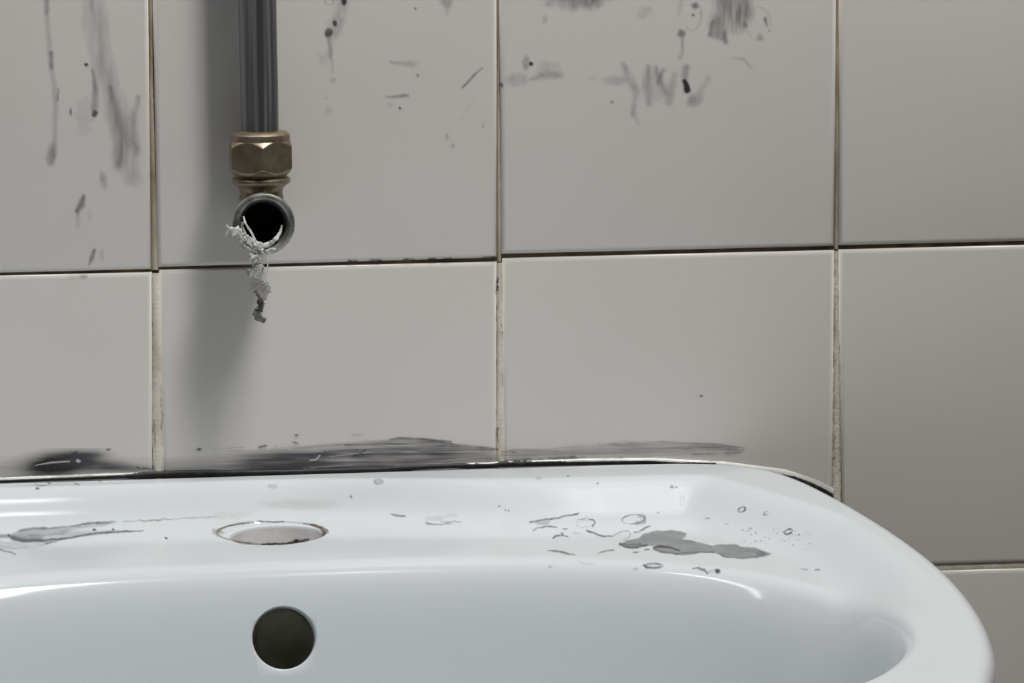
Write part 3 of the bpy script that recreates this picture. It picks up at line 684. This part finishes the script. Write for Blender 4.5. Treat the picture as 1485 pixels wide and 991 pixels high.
tube = lathe('pipe', [(.42, .0079), (.42, .00805), (zz(0), .00805), (zz(120), .0080), (zz(200), .0079)], M_PIPE, 48)
# nut: hexagon trimmed by a cone top and bottom, so the faces end in arcs
R6 = .0147
def hexr(a):
    k = (a % (math.pi/3))-math.pi/6
    return R6*math.cos(math.pi/6)/math.cos(k)
zt, zb_ = zz(204), zz(252)
def nutfn(a, z, r): return min(hexr(a+0), r)
prof = [(zz(189), .0082), (zz(191), .0112), (zz(194.5), .0124), (zz(199), .0127), (zz(203), .0126)]
for k in range(9): prof.append((zz(204+k*1.1), .0128+.0022*(k/8)))
prof += [(zz(220), .0150), (zz(235), .0150)]
for k in range(7): prof.append((zz(240+k*1.2), .0150-.0021*(k/6)**1.4))
prof += [(zz(249.5), .0125), (zz(252), .0118), (zz(254), .0112)]
nut = lathe('compression_nut', prof, M_BRASS, 144, nutfn)
tag(nut, 'dull brass hexagonal nut')
lathe('collar', [(zz(252), .0108), (zz(255.5), .0109), (zz(257), .0117), (zz(259), .0124), (zz(262), .0126), (zz(264.5), .0123), (zz(267), .0113), (zz(269.5), .0102), (zz(273), .0094), (zz(279), .0089), (zz(284), .0092), (zz(289), .0096)], M_BRASS, 72)
# elbow body: rounded knuckle and forward-facing socket
def axis_lathe(name, prof, m_, cx, cz, seg=72, parent=pipe_root):
    """profile of (forward distance from the pipe axis, radius) around an axis pointing away from the wall"""
    vs_, fs = [], []
    for k, (t, r) in enumerate(prof):
        for i in range(seg):
            a = 2*math.pi*i/seg; vs_.append((cx+r*math.cos(a), -t, cz+r*math.sin(a)))
    for k in range(len(prof)-1):
        for i in range(seg): fs.append((k*seg+i, k*seg+(i+1) % seg, (k+1)*seg+(i+1) % seg, (k+1)*seg+i))
    fs.append(tuple(range(seg))[::-1]); fs.append(tuple((len(prof)-1)*seg+i for i in range(seg)))
    o = mesh(name, vs_, fs, m_, parent); o.data.set_sharp_from_angle(angle=math.radians(35)); return o
MD = .0145                              # how far the socket reaches forward
mc = P(382.5, 325.5, PD+MD)-base; mx, mz = mc[0], mc[2]
axis_lathe('elbow_body', [(-.0112, .002), (-.0105, .0055), (-.008, .0088), (-.003, .0112), (.002, .0119), (.008, .0121), (.011, .0124), (.0125, .0131), (MD-.0016, .0133), (MD-.0004, .01285), (MD, .0122),
                          (MD+.0001, .0112), (MD-.0004, .0105), (MD-.0022, .0096), (MD-.004, .0092), (MD-.006, .0091)], M_RING, mx, mz)
bo = axis_lathe('bore', [(MD-.0062, .00908), (MD-.0056, .0090), (MD-.0055, .0088), (.002, .0086), (.0, .006)][::-1], M_BORE, mx, mz)
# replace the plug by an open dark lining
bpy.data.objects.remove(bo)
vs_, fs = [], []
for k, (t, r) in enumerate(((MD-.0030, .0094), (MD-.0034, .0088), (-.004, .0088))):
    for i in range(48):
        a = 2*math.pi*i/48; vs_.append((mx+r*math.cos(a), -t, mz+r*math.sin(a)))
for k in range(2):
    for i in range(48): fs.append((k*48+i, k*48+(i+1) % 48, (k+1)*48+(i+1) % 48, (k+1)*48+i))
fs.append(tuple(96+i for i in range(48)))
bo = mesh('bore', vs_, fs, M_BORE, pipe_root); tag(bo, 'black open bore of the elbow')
# let the elbow body stay open where the lining starts
eb = [o for o in pipe_root.children if o.name.startswith('elbow_body')][0]
bm = bmesh.new(); bm.from_mesh(eb.data); bm.faces.ensure_lookup_table()
big = [f for f in bm.faces if len(f.verts) > 10 and f.calc_center_median().y < -.004]
bmesh.ops.delete(bm, geom=big, context='FACES_ONLY'); bm.to_mesh(eb.data); bm.free()
tag(eb, 'tarnished grey elbow with a round open mouth')

# ------------------------------------------------------------------ frayed thread tape in the mouth
tape = bpy.data.objects.new('thread_tape', None); COL.objects.link(tape); MDD = PD+MD+.0004
tb_ = P(372, 362, MDD); tape.location = tuple(tb_)
tag(tape, 'frayed white thread-seal tape hanging from the open pipe elbow', 'tape', )
def strand(name, pts_, wd, seed=1, crumple=.0006, m_=M_TAPE, sub=6, flat=.25, ragged=.5):
    """ribbon through (px,py,distance from wall,width factor); crumpled, torn edges, real thickness"""
    rn = random.Random(seed); A = np.array(pts_, float); sub = 3 if ragged > .6 else sub; n = (len(A)-1)*sub+1
    tt_ = np.linspace(0, len(A)-1, n); C_ = [np.interp(tt_, np.arange(len(A)), A[:, i]) for i in range(4)]
    pos = np.array([P(C_[0][k], C_[1][k], C_[2][k]) for k in range(n)])-tb_
    vs_, fs = [], []; cs = 5
    for k in range(n):
        tg = pos[min(k+1, n-1)]-pos[max(k-1, 0)]; tg /= np.linalg.norm(tg)+1e-9
        sd = np.cross(tg, (0, 1, 0)); sd /= np.linalg.norm(sd)+1e-9; nn = np.cross(sd, tg)
        h = wd*C_[3][k]/2; hl, hr = h*(1+rn.uniform(-ragged, ragged)), h*(1+rn.uniform(-ragged, ragged))
        row = []
        for i in range(cs):
            u = -1+2*i/(cs-1); q = pos[k]+sd*(u*(hr if u > 0 else hl))+nn*(rn.uniform(-1, 1)*crumple*.5*min(1, C_[3][k]))
            row.append(q)
        th_ = .00012
        for q in row: vs_.append(tuple(q+nn*th_))
        for q in row[::-1]: vs_.append(tuple(q-nn*th_))
    m2 = cs*2
    for k in range(n-1):
        for i in range(m2): a = k*m2+i; b = k*m2+(i+1) % m2; fs.append((a, b, b+m2, a+m2))
    fs.append(tuple(range(m2))[::-1]); fs.append(tuple((n-1)*m2+i for i in range(m2)))
    return mesh(name, vs_, fs, m_, tape)
D0, D1 = MDD-.0012, MDD+.0006
strand('wrap', [(351, 322, D0-.001, .4), (351, 332, D0, .8), (355, 341, D0, 1.1), (363, 349, D0, 1.3), (373, 354, D1, 1.4), (382, 357, D1, 1.4), (392, 354, D0, 1.1), (400, 347, D0, .9), (406, 338, D0-.001, .7), (409, 326, D0-.002, .35)], .0018, 2, .0004, ragged=.3)
strand('wrap', [(344, 336, D1, .5), (351, 344, D1, 1.0), (360, 352, D1, 1.2), (370, 357, D1, 1.1), (380, 360, D1, .8)], .0016, 3, .0006)
strand('wrap', [(348, 348, D1, .3), (355, 356, D1, .7), (362, 361, D1, .7), (368, 364, D1, .4)], .0010, 5, .0004, ragged=.6)
strand('torn_end', [(329, 326, D1+.001, .3), (333, 333, D1+.001, .9), (340, 337, D1, 1.5), (347, 339, D1, 1.6), (354, 340, D1, 1)], .0024, 7, .0006, ragged=.8)
strand('torn_end', [(333, 332, D1+.001, .8), (329, 338, D1+.001, .5), (327, 344, D1+.001, .2)], .0013, 8, .0003)
strand('strand', [(353, 314, D0, .8), (356, 324, D1, 1), (363, 335, D1, 1.1), (369, 346, D1+.001, 1), (375, 357, D1+.001, 1), (381, 366, D1+.001, .8), (384, 371, D1, .6)], .0009, 9, .00012, ragged=.25)
strand('strand', [(391, 362, D1, .5), (389, 372, D1, .8), (388, 384, D1, .9), (388, 396, D1, .9), (387.5, 408, D1, .8)], .0007, 10, .0001, ragged=.3)
strand('strand', [(386, 366, D1, .8), (392, 362, D1, 1), (400, 362, D1, .8)], .0010, 14, .0003)
h1 = strand('hanging_ribbon', [(372, 360, D1, .8), (367, 368, D1, 1.3), (371, 377, D1, 1.5), (375, 385, D1-.001, 1.3), (377, 392, D1-.002, .8)], .0029, 11, .0012, ragged=.45)
strand('hanging_ribbon', [(374, 384, D1-.001, 1.1), (370, 391, D1-.002, 1.7), (375, 397, D1-.003, 1.7), (372, 404, D1-.004, .8)], .0028, 12, .0012, ragged=.7)
strand('torn_end', [(365, 388, D1-.002, .5), (361, 394, D1-.003, 1), (358, 398, D1-.003, 1.2), (358, 404, D1-.003, .5)], .0020, 13, .0006, ragged=.8)
M_THIN = mat('thin_tape', srgb(205, 198, 190), .5, noise=(300, srgb(190, 182, 175), .45, .7)); M_THIN.node_tree.nodes['Principled BSDF'].inputs['Alpha'].default_value = .5
strand('hanging_ribbon', [(373, 402, D1-.004, .8), (372, 410, D1-.005, 1.2), (376, 418, D1-.006, 1.7), (381, 424, D1-.006, 1.5), (388, 422, D1-.005, .9), (391, 418, D1-.005, .5)], .0040, 21, .0009, m_=M_THIN, ragged=.4)
strand('hanging_ribbon', [(370, 422, D1-.006, .3), (375, 430, D1-.006, .6), (379, 438, D1-.006, .9), (379, 446, D1-.006, 1.2), (373, 453, D1-.006, 1.3), (373, 461, D1-.006, 1.3), (380, 463, D1-.006, 1.4), (385, 466, D1-.006, .7)], .0024, 22, .0007, m_=mat('grey_tape', srgb(132, 132, 128), .5, noise=(400, srgb(92, 90, 86), .4, .65)), ragged=.4)
strand('torn_end', [(374, 436, D1-.005, .5), (377, 440, D1-.005, 1.2), (380, 443, D1-.005, .6)], .0022, 23, .0005, m_=mat('dark_grime', srgb(66, 58, 52), .7), ragged=.5)
strand('torn_end', [(388, 408, D1-.002, .6), (389, 416, D1-.003, 1), (392, 422, D1-.004, 1), (389, 425, D1-.004, .4)], .0016, 24, .0005, ragged=.6)
